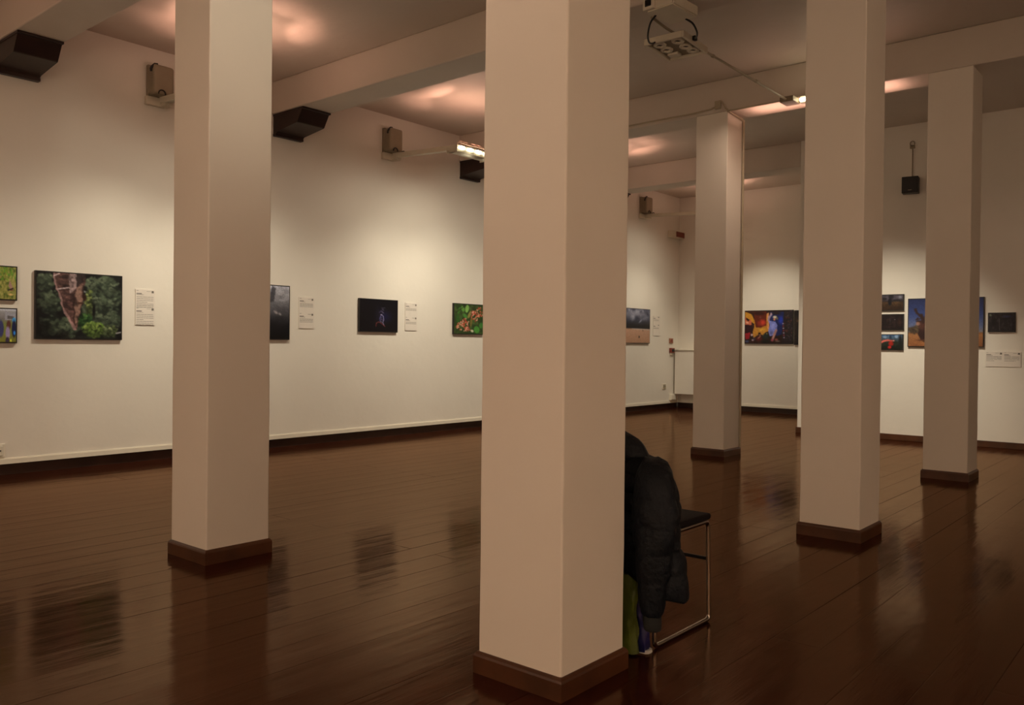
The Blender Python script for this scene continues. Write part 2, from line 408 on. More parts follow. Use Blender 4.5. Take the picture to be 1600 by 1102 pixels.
def village():
    c = Canvas(190, 90, 3); c.X = np.where(c.X > .70, (c.X - .70) / .30, 1 - c.X / .70); c.ramp([(0, (206, 204, 196)), (.08, (150, 146, 134)), (.3, (120, 112, 100)), (.45, (120, 124, 60)), (1, (120, 116, 40))])
    c.poly([(.5, .06), (.8, .14), (.95, .10), (1, .3), (.5, .34)], (150, 146, 140)); c.poly([(.6, .20), (.9, .22), (.9, .30), (.6, .30)], (96, 88, 80))
    c.ell(.66, .48, .12, .16, (90, 52, 40), .3); c.ell(.62, .72, .12, .22, (150, 130, 150), .3); c.ell(.6, .95, .1, .12, (60, 46, 60), .3)
    c.ell(.90, .34, .10, .10, (70, 150, 190), .3); c.ell(.90, .60, .12, .3, (30, 34, 60), .3); c.ell(.92, .72, .06, .08, (50, 130, 200), .4)
    c.ell(.30, .60, .16, .3, (60, 60, 90), .3); c.ell(.12, .55, .10, .26, (160, 80, 60), .3); c.ell(.76, .95, .05, .06, (206, 200, 60), .4); c.speck(.1); return c

def underwater():
    c = Canvas(100, 70, 4); c.ramp([(0, (190, 184, 174)), (.2, (140, 134, 124)), (.45, (74, 70, 66)), (.75, (22, 21, 21)), (1, (7, 7, 8))])
    n = c.noise(7, 9); c.a *= (0.72 + .56 * n)[..., None]; c.mix((n - .55) * 4 * np.clip(.5 - c.Y, 0, 1) * 2, (206, 200, 190))
    c.poly([(.74, .0), (.80, .05), (.77, .30), (.70, .32)], (40, 38, 38), .7)
    c.ell(.80, .50, .045, .03, (146, 134, 120), .5, .5); c.ell(.86, .53, .03, .022, (150, 140, 126), .5, .6); c.ell(.55, .45, .2, .12, (110, 104, 98), .6, .2); c.speck(.1); return c

def night_creature():
    c = Canvas(100, 80, 5); c.ramp([(0, (10, 7, 12)), (1, (15, 11, 13))])
    c.ell(.63, .52, .28, .26, (24, 24, 46), .9); c.ell(.48, .40, .12, .3, (18, 14, 24), .9)
    for k, (x, y, r) in enumerate([(.58, .26, .03), (.60, .31, .035), (.57, .36, .04), (.60, .40, .04), (.56, .48, .035), (.55, .55, .035), (.57, .62, .05), (.55, .69, .045)]):
        c.ell(x, y, r * 1.3, r * .7, [(92, 78, 92), (116, 104, 112)][k % 2], .9, .5, .8)
    c.line([(.57, .46), (.61, .52), (.625, .62), (.60, .72), (.64, .82)], .009, (160, 148, 170), .9)
    c.line([(.55, .50), (.52, .58), (.53, .66)], .009, (110, 100, 150), .8); c.line([(.55, .36), (.50, .40)], .008, (100, 90, 120), .7); c.line([(.60, .26), (.66, .24)], .007, (120, 120, 130), .7)
    c.line([(.42, .84), (.43, .74), (.49, .70), (.56, .74), (.66, .84)], .012, (120, 52, 44), .9); c.ell(.555, .47, .03, .022, (186, 170, 170), .8); c.speck(.15); return c

def leaves():
    c = Canvas(100, 78, 6); c.fill((40, 56, 22)); n = c.noise(8, 7); c.mix((n - .45) * 3, (74, 92, 40))
    for x, y, w, h_, a, col in [(.16, .22, .05, .14, .4, (60, 104, 34)), (.28, .16, .06, .12, -.5, (88, 136, 50)), (.42, .15, .07, .16, .2, (120, 160, 70)), (.36, .40, .10, .07, .6, (70, 120, 44)), (.12, .50, .06, .16, 0, (44, 82, 28)),
                           (.50, .35, .05, .16, .5, (130, 120, 54)), (.56, .60, .04, .2, .1, (110, 96, 40)), (.75, .85, .12, .14, .7, (70, 128, 44)), (.9, .7, .08, .12, .4, (60, 110, 40)), (.60, .90, .06, .05, .3, (196, 186, 140))]:
        c.ell(x, y, w, h_, col, .3, a)
    for cx, cy, rr in [(.22, .78, .17), (.36, .62, .12), (.70, .40, .16), (.84, .24, .15), (.62, .28, .06), (.44, .84, .09)]:
        for _ in range(34):
            t, q = c.r.rand() * 6.28, math.sqrt(c.r.rand()) * rr
            x, y = cx + q * math.cos(t), cy + q * math.sin(t) * 1.1
            col = [(196, 90, 58), (206, 128, 92), (150, 54, 34), (214, 160, 124)][c.r.randint(4)]
            c.ell(x, y, .028, .03, col, .5, 0, .9)
    c.line([(.05, .3), (.3, .1), (.35, 0)], .012, (40, 26, 18), .8); c.line([(.48, .9), (.52, .5), (.6, .1)], .014, (58, 44, 24), .8); c.speck(.12); return c

def storm():
    c = Canvas(90, 66, 7); c.ramp([(0, (66, 66, 74)), (.15, (116, 112, 112)), (.32, (60, 60, 66)), (.48, (16, 16, 20)), (.575, (14, 14, 17)), (.58, (150, 112, 78)), (.62, (176, 132, 96)), (1, (160, 116, 80))])
    n = c.noise(5, 6); m = np.clip(.5 - c.Y, 0, 1) * 2; c.mix((n - .5) * 4 * m, (160, 156, 152)); c.mix((.45 - n) * 4 * m, (28, 30, 40))
    c.ell(.62, .36, .10, .03, (150, 150, 150), .7, -.5, .8); c.line([(.3, .585), (1, .60)], .012, (190, 176, 150), .8); c.ell(.58, .82, .03, .04, (44, 34, 26), .4); c.ell(.72, .63, .015, .03, (70, 40, 30), .4); c.speck(.08); return c

def shop():
    c = Canvas(120, 80, 8); c.fill((40, 22, 16)); n = c.noise(8, 6); c.mix((n - .5) * 3, (70, 36, 22))
    c.poly([(0, .02), (.14, .10), (.22, .34), (.22, .42), (0, .20)], (190, 128, 36)); c.poly([(0, .18), (.14, .30), (.14, .46), (0, .42)], (188, 96, 60)); c.poly([(.02, .20), (.10, .27), (.08, .32), (.03, .28)], (36, 16, 12)); c.ell(.05, .36, .05, .03, (210, 160, 120), .6, .4)
    c.poly([(.21, .30), (.24, .52), (.44, .46), (.46, .10), (.51, .06), (.52, .62), (.44, .66), (.40, .76), (.32, .70), (.26, .76), (.19, .86), (.17, .66), (.20, .50)], (184, 122, 40))
    c.ell(.36, .58, .12, .06, (206, 150, 50), .8); c.poly([(.47, .08), (.51, .06), (.52, .60), (.49, .60)], (206, 136, 90), .8)
    c.poly([(.20, .03), (.46, .02), (.46, .45), (.33, .52), (.235, .50), (.20, .25)], (92, 30, 14)); c.ell(.38, .36, .09, .13, (190, 58, 34), .7); c.ell(.30, .40, .06, .10, (140, 44, 26), .7); c.ell(.33, .20, .03, .04, (110, 60, 44), .6); c.ell(.30, .08, .16, .08, (50, 18, 12), .6)
    c.poly([(0, .42), (.16, .44), (.17, .66), (0, .68)], (44, 16, 20)); c.poly([(0, .70), (.12, .66), (.10, .86), (.02, .88)], (150, 30, 34)); c.ell(.15, .74, .03, .05, (206, 166, 150), .5); c.ell(.20, .86, .05, .07, (60, 50, 52), .6); c.ell(.05, .94, .06, .05, (60, 64, 86), .6); c.ell(.17, .90, .03, .03, (180, 150, 150), .6)
    c.poly([(.53, .04), (.82, .04), (.80, .42), (.78, .72), (.68, .78), (.54, .60)], (24, 32, 70)); c.ell(.76, .30, .08, .16, (32, 52, 140), .7); c.ell(.56, .46, .04, .2, (40, 70, 140), .7); c.ell(.66, .08, .12, .07, (40, 26, 22), .7)
    c.poly([(.50, .30), (.57, .32), (.65, .34), (.69, .44), (.68, .60), (.66, .68), (.60, .76), (.53, .78), (.50, .62), (.53, .44)], (118, 122, 172)); c.ell(.60, .46, .07, .10, (140, 142, 188), .8); c.ell(.56, .68, .05, .08, (92, 92, 130), .8)
    c.line([(.505, .30), (.52, .20), (.56, .12)], .030, (150, 130, 140)); c.ell(.555, .10, .025, .045, (176, 140, 126), .5)
    c.ell(.635, .20, .055, .055, (206, 190, 150), .5); c.ell(.625, .27, .03, .05, (190, 120, 84), .5); c.ell(.68, .24, .03, .06, (110, 96, 60), .6)
    c.line([(.665, .60), (.63, .72), (.595, .86)], .034, (168, 118, 100)); c.ell(.585, .90, .04, .05, (150, 66, 70), .5); c.ell(.67, .88, .05, .04, (150, 76, 60), .6); c.ell(.70, .93, .07, .03, (110, 92, 76), .6)
    c.ell(.315, .70, .035, .045, (30, 16, 14), .5); c.ell(.325, .74, .025, .03, (150, 100, 70), .6); c.ell(.30, .86, .09, .10, (84, 24, 20), .6); c.line([(.29, .84), (.335, .78)], .014, (160, 110, 80)); c.ell(.45, .78, .09, .12, (30, 42, 34), .6); c.ell(.47, .70, .02, .03, (130, 120, 60), .6); c.ell(.44, .94, .14, .06, (20, 26, 20), .7)
    c.poly([(.82, .02), (1, 0), (1, 1), (.78, 1)], (36, 28, 28))
    for _ in range(60): c.ell(.84 + c.r.rand() * .16, c.r.rand() * .9, .020, .026, [(86, 62, 50), (60, 50, 60), (110, 46, 30), (26, 20, 20), (96, 84, 84), (90, 76, 40)][c.r.randint(6)], .8, 0, .7)
    for k in range(7): c.ell(.805 + .004 * k, .40 + .07 * k, .022, .03, [(170, 150, 160), (150, 50, 60)][k % 2], .6, 0, .85)
    c.a *= (.84 + .32 * c.noise(20, 14))[..., None]
    c.speck(.10); return c

def dark_shop():
    c = Canvas(50, 60, 9); c.fill((28, 22, 20)); n = c.noise(5, 8); c.mix((n - .5) * 3, (56, 42, 30)); c.ell(.2, .3, .15, .06, (90, 64, 40), .6); c.speck(.2); return c

def dusk_field():
    c = Canvas(60, 46, 10); c.X = (c.X - .34) / .66; c.ramp([(0, (64, 58, 58)), (.3, (70, 60, 60)), (.42, (40, 32, 28)), (.48, (70, 48, 26)), (1, (40, 24, 14))]); n = c.noise(6, 5); c.a *= (.6 + .8 * n)[..., None]
    c.ell(.40, .45, .1, .32, (18, 16, 20), .4); c.ell(.45, .1, .14, .2, (30, 26, 28), .5); c.ell(.15, .25, .15, .12, (26, 22, 22), .5); c.ell(.86, .15, .12, .15, (120, 116, 112), .7); c.ell(.7, .34, .3, .05, (24, 22, 22), .5); c.speck(.2); return c

def night_portrait():
    c = Canvas(60, 46, 11); c.X = (c.X - .34) / .66; c.fill((24, 15, 14)); n = c.noise(6, 5); c.mix((n - .5) * 2.6, (54, 36, 30)); c.ell(.63, .33, .035, .05, (120, 106, 96), .7); c.ell(.62, .65, .08, .25, (40, 26, 24), .6); c.ell(.42, .4, .03, .2, (56, 46, 44), .7); c.ell(.85, .5, .14, .4, (58, 34, 24), .8, 0, .7); c.speck(.2); return c

def red_figure():
    c = Canvas(60, 46, 12); c.X = (c.X - .34) / .66; c.ramp([(0, (70, 96, 116)), (.35, (66, 76, 74)), (.5, (34, 38, 26)), (1, (22, 24, 16))]); n = c.noise(6, 5); c.a *= (.6 + .8 * n)[..., None]
    c.ell(.72, .12, .10, .16, (130, 150, 160), .6); c.ell(.2, .15, .12, .12, (120, 140, 150), .6); c.ell(.9, .4, .1, .5, (26, 26, 24), .5); c.ell(.45, .15, .08, .15, (40, 50, 60), .5)
    c.line([(.0, .55), (.15, .42), (.35, .36)], .06, (206, 96, 74)); c.ell(.45, .40, .16, .07, (196, 86, 66), .4, .1); c.ell(.48, .60, .14, .2, (150, 34, 22), .4); c.ell(.42, .85, .1, .12, (176, 30, 24), .4); c.ell(.6, .4, .05, .06, (214, 130, 100), .5); c.speck(.15); return c

def desert_tree():
    c = Canvas(120, 84, 13); c.ramp([(0, (30, 38, 66)), (.35, (50, 62, 98)), (.6, (94, 100, 116)), (.70, (122, 112, 104)), (.71, (120, 78, 40)), (.75, (146, 96, 52)), (1, (132, 80, 42))])
    n = c.noise(8, 7); g = c.Y > .71; c.a[g] *= (.8 + .4 * n[g])[:, None]
    c.foliage(.10, .65, .12, .09, (54, 42, 30), (86, 68, 42), (104, 84, 54), 40, .03); c.ell(.28, .67, .10, .04, (70, 58, 44), .5)
    trunk = (48, 28, 22); XO = c.X; c.X = (c.X - .09) / .62 + .33; c.asp *= .62
    c.poly([(.40, .74), (.46, .55), (.38, .55), (.36, .46), (.52, .45), (.62, .50), (.66, .80), (.60, .92), (.48, .88)], trunk); c.ell(.50, .56, .12, .12, (74, 42, 30), .5); c.ell(.40, .52, .06, .05, (140, 100, 76), .5)
    for pts, w in [([(.52, .50), (.46, .36), (.38, .30), (.33, .22)], .02), ([(.44, .35), (.48, .34), (.52, .42)], .024), ([(.38, .30), (.36, .20)], .010), ([(.54, .46), (.60, .30), (.58, .12)], .02), ([(.60, .30), (.72, .2), (.74, .08)], .016), ([(.62, .5), (.74, .4), (.82, .36)], .016), ([(.44, .42), (.36, .44), (.40, .40)], .012)]:
        c.line(pts, w, trunk)
    c.X = XO; c.asp /= .62
    c.ell(.20, .87, .12, .02, (84, 50, 30), .5); c.ell(.84, .68, .12, .05, (70, 50, 36), .5); c.speck(.1); return c

def grey_trees():
    c = Canvas(70, 50, 14); c.fill((34, 29, 28)); n = c.noise(10, 4); c.mix((n - .48) * 3, (60, 52, 46)); c.ell(.07, .1, .07, .09, (96, 100, 76), .6); c.ell(.7, .18, .25, .09, (44, 44, 62), .7)
    c.line([(.41, .30), (.43, .95)], .018, (88, 78, 68), .8); c.line([(.86, .3), (.88, .9)], .012, (74, 66, 56), .6); c.ell(.2, .5, .15, .35, (24, 19, 19), .7); c.ell(.60, .32, .2, .08, (28, 24, 26), .7); c.speck(.2); return c

PRINT = material('photo_print', (0.2, 0.2, 0.2, 1), 0.42, spec=0.3, attr='paint')
def painted(name, c, w, h, parent, plane, off, dim=1.0):
    """grid of w x h metres centred on the parent; plane 'y' faces -y, plane 'x' faces -x"""
    nx, nz = c.w, c.h
    X, Z = np.meshgrid(np.linspace(-w / 2, w / 2, nx), np.linspace(h / 2, -h / 2, nz))
    if plane == 'y': V = np.stack([X, np.full_like(X, off), Z], -1)
    else: V = np.stack([np.full_like(X, off), -X, Z], -1)
    V = V.reshape(-1, 3)
    i = np.arange(nz - 1)[:, None] * nx + np.arange(nx - 1)[None]
    F = np.stack([i, i + nx, i + nx + 1, i + 1], -1).reshape(-1, 4)
    me = bpy.data.meshes.new(name); me.from_pydata(V.tolist(), [], F.tolist())
    col = lin(np.clip(c.a, 0, 255)) / ILL * 0.8 * dim
    col = np.concatenate([np.clip(col, 0, .9), np.ones(col.shape[:2] + (1,))], -1).reshape(-1)
    at = me.color_attributes.new('paint', 'FLOAT_COLOR', 'POINT'); at.data.foreach_set('color', col.astype(np.float32))
    me.materials.append(PRINT)
    o = bpy.data.objects.new(name, me); COL.objects.link(o); o.parent = parent
    return o

def picture(c, a0, a1, z0, z1, label, wall, group, dim=1.0, dep=0.030):
    """a0..a1 along the wall in viewing order (left to right)"""
    w, h = abs(a1 - a0), z1 - z0; mid = (a0 + a1) / 2; zc = (z0 + z1) / 2
    loc = {'left': (mid, LV, zc), 'back': (BU, mid, zc), 'right': (RU, mid, zc)}[wall]
    t = empty('framed_photograph', loc, label, 'photograph', group)
    pl = 'y' if wall == 'left' else 'x'; e = 0.011
    bm = bmesh.new()
    if pl == 'y': box(bm, -w / 2, w / 2, -dep, 0, -h / 2, h / 2, bevel=0.002, seg=1)
    else: box(bm, -dep, 0, -w / 2, w / 2, -h / 2, h / 2, bevel=0.002, seg=1)
    finish('frame', bm, M['frame'], t)
    painted('print', c, w - 2 * e, h - 2 * e, t, pl, -dep - 0.0015, dim)
    return t
GL, GB, GR = 'photographs on the left wall', 'photographs on the back wall', 'photographs on the right partition'
picture(crops(), 2.20, 2.804, 1.545, 1.848, 'green and straw coloured field photograph cut off at the left edge, upper of two', 'left', GL)
picture(village(), 2.20, 2.805, 1.168, 1.478, 'photograph of people in blue by pale buildings at the left edge, lower of two', 'left', GL)
picture(jungle(), 2.950, 3.733, 1.206, 1.828, 'large framed photograph of a brown trunk tapering down among dark green jungle', 'left', GL)
picture(underwater(), 4.74, 5.647, 1.230, 1.847, 'grey photograph fading to black, half hidden behind the leftmost pillar', 'left', GL)
picture(night_creature(), 6.660, 7.296, 1.344, 1.761, 'small black photograph with a thin pale glowing shape at its centre', 'left', GL)
picture(leaves(), 8.328, 8.96, 1.340, 1.774, 'photograph of orange blossoms and green leaves cut off by the middle pillar', 'left', GL)
picture(storm(), 12.66, 13.562, 1.250, 1.887, 'photograph of black storm clouds over pale sand, right of the middle pillar', 'left', GL)
picture(shop(), 6.778, 5.858, 1.266, 1.880, 'colourful photograph of a person in blue reaching up in a yellow shop', 'back', GB)
picture(dark_shop(), 5.840, 5.35, 1.253, 1.870, 'dark brown photograph squeezed against the right side of the yellow shop photograph', 'back', GB)
picture(dusk_field(), 3.60, 3.168, 1.700, 1.916, 'small dark dusk photograph, topmost of the three stacked on the partition', 'right', GR)
picture(night_portrait(), 3.60, 3.167, 1.445, 1.656, 'small nearly black brown photograph, middle of the three stacked on the partition', 'right', GR)
picture(red_figure(), 3.60, 3.170, 1.182, 1.392, 'small photograph with a red figure, lowest of the three stacked on the partition', 'right', GR)
picture(desert_tree(), 3.118, 2.238, 1.227, 1.853, 'large photograph of a bare tree on orange desert under blue sky', 'right', GR)
picture(grey_trees(), 2.197, 1.902, 1.418, 1.655, 'small dim photograph of grey tree trunks at the far right', 'right', GR)

# ------------------------------------------------------------------ caption cards
def caption(a0, a1, z0, z1, blocks, label, wall, group):
    """blocks: list of (u0, u1, v0, v1) rectangles in card units holding a heading, an emblem and lines of small print"""
    w, h = abs(a1 - a0), z1 - z0; mid = (a0 + a1) / 2
    loc = {'left': (mid, LV, z0), 'right': (RU, mid, z0)}[wall]
    t = empty('caption_sign', loc, label, 'caption', group)
    d = 0.008
    def rect(bm, u0, u1, v0, v1, dep0, dep1):
        if wall == 'left': box(bm, -w / 2 + u0 * w, -w / 2 + u1 * w, -dep1, -dep0, h - v1 * h, h - v0 * h)
        else: box(bm, -dep1, -dep0, w / 2 - u1 * w, w / 2 - u0 * w, h - v1 * h, h - v0 * h)
    bm = bmesh.new(); rect(bm, 0, 1, 0, 1, 0, d); finish('card', bm, M['paper'], t)
    rnd = random.Random(int(a0 * 77))
    # the printed face: heading, small print and rules painted as one sheet
    c = Canvas(max(40, int(w / .0028)), max(40, int(h / .0019)), 20); c.fill((212, 195, 162)); n = c.noise(4, 6); c.a *= (.985 + .03 * n)[..., None]
    INK, GREY = (112, 102, 86), (150, 138, 114)
    def bar(u0, u1, v0, v1, col): c.mix(((c.X >= u0) & (c.X <= u1) & (c.Y >= v0) & (c.Y <= v1)) * 1.0, col)
    for (u0, u1, v0, v1, lines) in blocks:
        U = lambda u: u0 + (u1 - u0) * u
        V = lambda v: v0 + (v1 - v0) * v
        em = bmesh.new(); s = 0.022 / w; rect(em, U(1) - s, U(1), V(.03), V(.03) + 0.022 / h, d, d + .0024); finish('emblem', em, M['ink'], t)
        bar(U(1) - s - 0.05 / w, U(1) - s - .008 / w, V(.06), V(.06) + .005 / h, GREY)
        bar(U(0), U(0) + .02 / w, V(.03), V(.03) + .005 / h, GREY)
        bar(U(0), U(.30), V(.20), V(.20) + .009 / h, INK)
        bar(U(0), U(.40), V(.29), V(.29) + .005 / h, GREY)
        for k in range(lines):
            v = V(.42) + k * .0125 / h * 1.35
            x = U(0); end = U(1) if k % 4 != 3 else U(rnd.uniform(.4, .8))
            while x < end - .01:
                nx = min(end, x + rnd.uniform(.10, .22)); bar(x, nx - .012, v, v + .0062 / h, GREY); x = nx
    sh = painted('printed_face', c, w - .001, h - .001, t, 'y' if wall == 'left' else 'x', -d - .0008)
    sh.location = (0, 0, h / 2)
    return t
CG = 'white caption panels beside the photographs'
two = lambda n: [(.06, .93, .03, .46, n), (.06, .93, .51, .95, n)]
caption(3.871, 4.070, 1.358, 1.712, [(.06, .93, .02, .46, 7), (.06, .93, .51, .95, 7)], 'tall white caption panel right of the jungle trunk photograph', 'left', CG)
caption(5.787, 5.999, 1.366, 1.732, two(3), 'tall white caption panel just right of the leftmost pillar', 'left', CG)
caption(7.443, 7.655, 1.374, 1.739, two(2), 'tall white caption panel right of the small black photograph', 'left', CG)
caption(13.708, 13.972, 1.398, 1.771, [(.06, .8, .02, .40, 2), (.06, .8, .42, .80, 2)], 'faint white caption panel right of the storm cloud photograph', 'left', CG)
caption(2.221, 1.842, 0.994, 1.177, [(.03, .47, .04, .70, 4), (.53, .97, .04, .70, 4)], 'wide white caption panel with two columns below the dim tree photograph', 'right', CG)

# ------------------------------------------------------------------ fixtures on the left wall: wall box, arm, floodlight
def wall_box(x, label, visible=True):
    t = empty('wall_box', (x, LV, 3.60), label, 'box', 'beige wall boxes above the photographs')
    bm = bmesh.new(); box(bm, -0.13, 0.08, -0.16, 0.0, 0.04, 0.330, bevel=0.025, seg=3); finish('housing', bm, M['box'], t)
    bm = bmesh.new(); box(bm, -0.135, 0.085, -0.045, 0.0, 0.03, 0.340, bevel=0.008); finish('back_plate', bm, M['box'], t)
    bm = bmesh.new(); box(bm, -0.15, 0.05, -0.05, 0.0, -0.055, 0.03, bevel=0.006); box(bm, 0.0, 0.08, -0.13, -0.01, -0.05, 0.02, bevel=0.006); finish('mounting_foot', bm, M['cream'], t)
    bm = bmesh.new()
    tube(bm, [(-.135, -.11, .26), (-.143, -.12, .28), (-.138, -.13, .30), (-.11, -.13, .330), (-.08, -.13, .334)], .012, 8); finish('clip', bm, M['black'], t)
    bm = bmesh.new()
    loop = [(-.05 + .035 * math.cos(a), -.166, .045 + .035 * math.sin(a)) for a in np.linspace(-.2, PI + .2, 10)]
    tube(bm, loop, .007, 8)
    tube(bm, [(.03, -.166, .03), (.055, -.168, .05), (.08, -.168, .062), (.105, -.168, .058), (.12, -.166, .035)], .007, 8)
    finish('lead', bm, M['rubber'], t)
    return t
def arm_lamp(x, ye, label_arm, label_lamp):
    """white arm reaching out from the wall box with a floodlight trough of bulbs at its end"""
    za, zb = 3.615, 3.55
    bm = bmesh.new()
    prof = [(-.035, -.028), (.035, -.028), (.035, .028), (-.035, .028)]
    loft(bm, [[(p[0], 0, za + p[1]) for p in prof], [(p[0], ye - LV, zb + p[1]) for p in prof]])
    bmesh.ops.translate(bm, verts=bm.verts, vec=(x + .04, LV, 0))
    arm = finish('lamp_arm', bm, M['cream'], origin=(x + .04, LV, za))
    tag(arm, label_arm, 'bracket', 'white lamp arms on the left wall')
    t = empty('floodlight', (x + .12, ye, zb), label_lamp, 'lamp', 'floodlights on the left wall')
    L_ = .29
    bm = bmesh.new()       # curved trough, open to the wall side
    cr = [(-.02 + .085 * math.cos(a), .02 + .075 * math.sin(a)) for a in np.linspace(PI * .93, PI * 2.02, 12)]
    inn = [(-.02 + .075 * math.cos(a), .02 + .066 * math.sin(a)) for a in np.linspace(PI * 2.02, PI * .93, 12)]
    ring = cr + inn
    loft(bm, [[(xx, p[0], p[1] - .06) for p in ring] for xx in (-L_, L_)])
    finish('trough', bm, M['cream'], t, smooth=False)
    for xx in (-L_, L_ - .006):
        bm = bmesh.new(); box(bm, xx, xx + .006, -.105, .065, -.115, -.030)
        finish('end_plate', bm, M['cream'], t)
    for k in range(4):
        bm = bmesh.new(); xx = -L_ + .075 + k * .143
        pts = [(xx - .05, -.118, -.052), (xx - .03, -.118, -.052), (xx, -.118, -.052), (xx + .03, -.118, -.052), (xx + .05, -.118, -.052)]
        tube(bm, pts, [.007, .018, .021, .018, .007], 10)
        finish('bulb', bm, M['bulb'], t, smooth=True)
    bm = bmesh.new()
    for k, c0 in enumerate((-.16, .05)):
        pts = [(c0 + .085 * math.cos(a) + .012 * a, -.06 + .03 * math.sin(a), .028 + .022 * math.sin(a * 1.0) + .004 * k) for a in np.linspace(0, 4 * PI, 40)]
        tube(bm, pts, .0055, 6)
    tube(bm, [(-.24, -.05, -.02), (-.22, -.05, .02), (-.16, -.05, .01), (-.1, -.05, .02)], .005, 6)
    finish('coiled_lead', bm, M['copper'], t)
    return t
LAMPS = [4.08, 7.16, 10.15, 13.32]
wall_box(4.10, 'beige wall box in the upper left, partly behind the leftmost pillar')
wall_box(7.16, 'beige wall box between the leftmost pillar and the lit floodlight')
wall_box(13.32, 'small distant beige wall box right of the middle pillar')
arm_lamp(4.08, 6.92, 'short visible white lamp arm running behind the leftmost pillar', 'floodlight hidden behind the leftmost pillar')
arm_lamp(7.16, 6.92, 'white lamp arm reaching to the lit floodlight', 'lit white floodlight with glowing bulbs left of the middle pillar')
arm_lamp(13.32, 6.92, 'distant white lamp arm right of the middle pillar', 'floodlight hidden behind the conduit pillar')

# ------------------------------------------------------------------ small things on the walls
t = empty('emergency_sign', (14.42, LV, 3.305), 'red faced cream emergency sign box high in the far corner', 'sign')
bm = bmesh.new(); box(bm, -.20, .26, -.11, 0, 0, .135, bevel=.008); finish('housing', bm, M['cream'], t)
bm = bmesh.new(); box(bm, -.06, .245, -.122, -.108, .018, .118, bevel=.003); finish('face_panel', bm, M['red'], t)
t = empty('alarm_plate', (14.385, LV, 1.262), 'flat reddish brown plate above the red alarm call point', 'plate')
bm = bmesh.new(); box(bm, -.065, .065, -.022, 0, 0, .095, bevel=.004); finish('plate', bm, M['alarm_plate'], t)
bm = bmesh.new(); box(bm, -.040, .040, -.026, -.020, .02, .075, bevel=.003); finish('window', bm, M['alarm_red'], t)
t = empty('fire_alarm_switch', (14.395, LV, 1.075), 'red fire alarm call point beside the white radiator cover', 'alarm')
bm = bmesh.new(); box(bm, -.066, .062, -.055, 0, 0, .095, bevel=.006); finish('housing', bm, M['alarm_red'], t)
bm = bmesh.new(); box(bm, -.045, .045, -.060, -.05, .022, .072, bevel=.004); finish('press_panel', bm, M['black'], t)
bm = bmesh.new(); box(bm, -.05, .05, -.035, 0, -.035, 0, bevel=.004); finish('cable_gland', bm, M['white_trim'], t)
def socket(x, z, w, h, label, name='wall_socket', mat='grey_plastic', cat='socket'):
    t = empty(name, (x, LV, z), label, cat)
    bm = bmesh.new(); box(bm, -w / 2, w / 2, -.012, 0, 0, h, bevel=.004); finish('plate', bm, M['white_trim'], t)
    bm = bmesh.new(); box(bm, -w * .32, w * .32, -.018, -.01, h * .14, h * .86, bevel=.003); finish('outlet', bm, M[mat], t)
    for dx in (-.16, .16):
        bm = bmesh.new(); box(bm, w * dx - .006, w * dx + .006, -.0195, -.017, h * .45, h * .55)
        finish('pin_hole', bm, M['black'], t)
socket(14.15, .375, .14, .11, 'grey wall socket low on the wall beneath the storm photograph')
socket(2.66, .160, .12, .12, 'white wall socket low at the far left edge', mat='white_trim')
t = empty('junction_box', (14.45, LV, .156), 'small cream junction box low in the far corner', 'box')
bm = bmesh.new(); box(bm, -.10, .10, -.05, 0, 0, .115, bevel=.006); finish('housing', bm, M['white_trim'], t)
bm = bmesh.new(); box(bm, -.085, .085, -.054, -.048, .012, .103, bevel=.004); finish('lid', bm, M['white_trim'], t)
t = empty('radiator_cover', (BU, 7.70, .275), 'white radiator cover box on the back wall in the far corner', 'radiator')
bm = bmesh.new(); box(bm, -.20, 0, -.44, .44, 0, .85, bevel=.006); finish('casing', bm, M['plaster'], t)
bm = bmesh.new(); box(bm, -.22, 0, -.455, .455, .85, .873, bevel=.005); finish('top_shelf', bm, M['white_trim'], t)
bm = bmesh.new(); tube(bm, [(-.05, .40, 0), (-.05, .40, -.16)], .012, 8); finish('pipe', bm, M['white_trim'], t)
t = empty('wall_speaker', (RU, 3.10, 3.20), 'black loudspeaker high on the partition between the two right pillars', 'speaker')
R_ = Matrix.Rotation(math.radians(8), 4, 'Z')
bm = bmesh.new(); box(bm, -.20, -.05, -.096, .096, 0, .208, bevel=.006, mtx=R_); finish('cabinet', bm, M['black'], t)
bm = bmesh.new(); box(bm, -.207, -.195, -.088, .088, .008, .2, bevel=.004, mtx=R_); finish('grille', bm, M['black'], t)
bm = bmesh.new(); box(bm, -.209, -.2065, -.022, .022, .03, .036, mtx=R_); finish('badge', bm, M['grey_plastic'], t)
bm = bmesh.new(); box(bm, -.06, 0, -.03, .03, .07, .13, bevel=.004); finish('bracket', bm, M['black'], t)
t = empty('speaker_cable', (RU, 3.095, 3.20), 'thin wall coloured cable rising from the black loudspeaker to a ring', 'cable')
bm = bmesh.new(); tube(bm, [(-.006, 0, .13), (-.006, 0, .62)], .006, 8); finish('cable_run', bm, M['box'], t)
bm = bmesh.new(); tube(bm, [(-.02 + .0 * a, .028 * math.cos(a), .66 + .035 * math.sin(a)) for a in np.linspace(0, 2 * PI, 16)[:-1]], .006, 6, closed=True)
box(bm, -.025, 0, -.03, .03, .60, .64, bevel=.004); finish('ring_bracket', bm, M['box'], t)

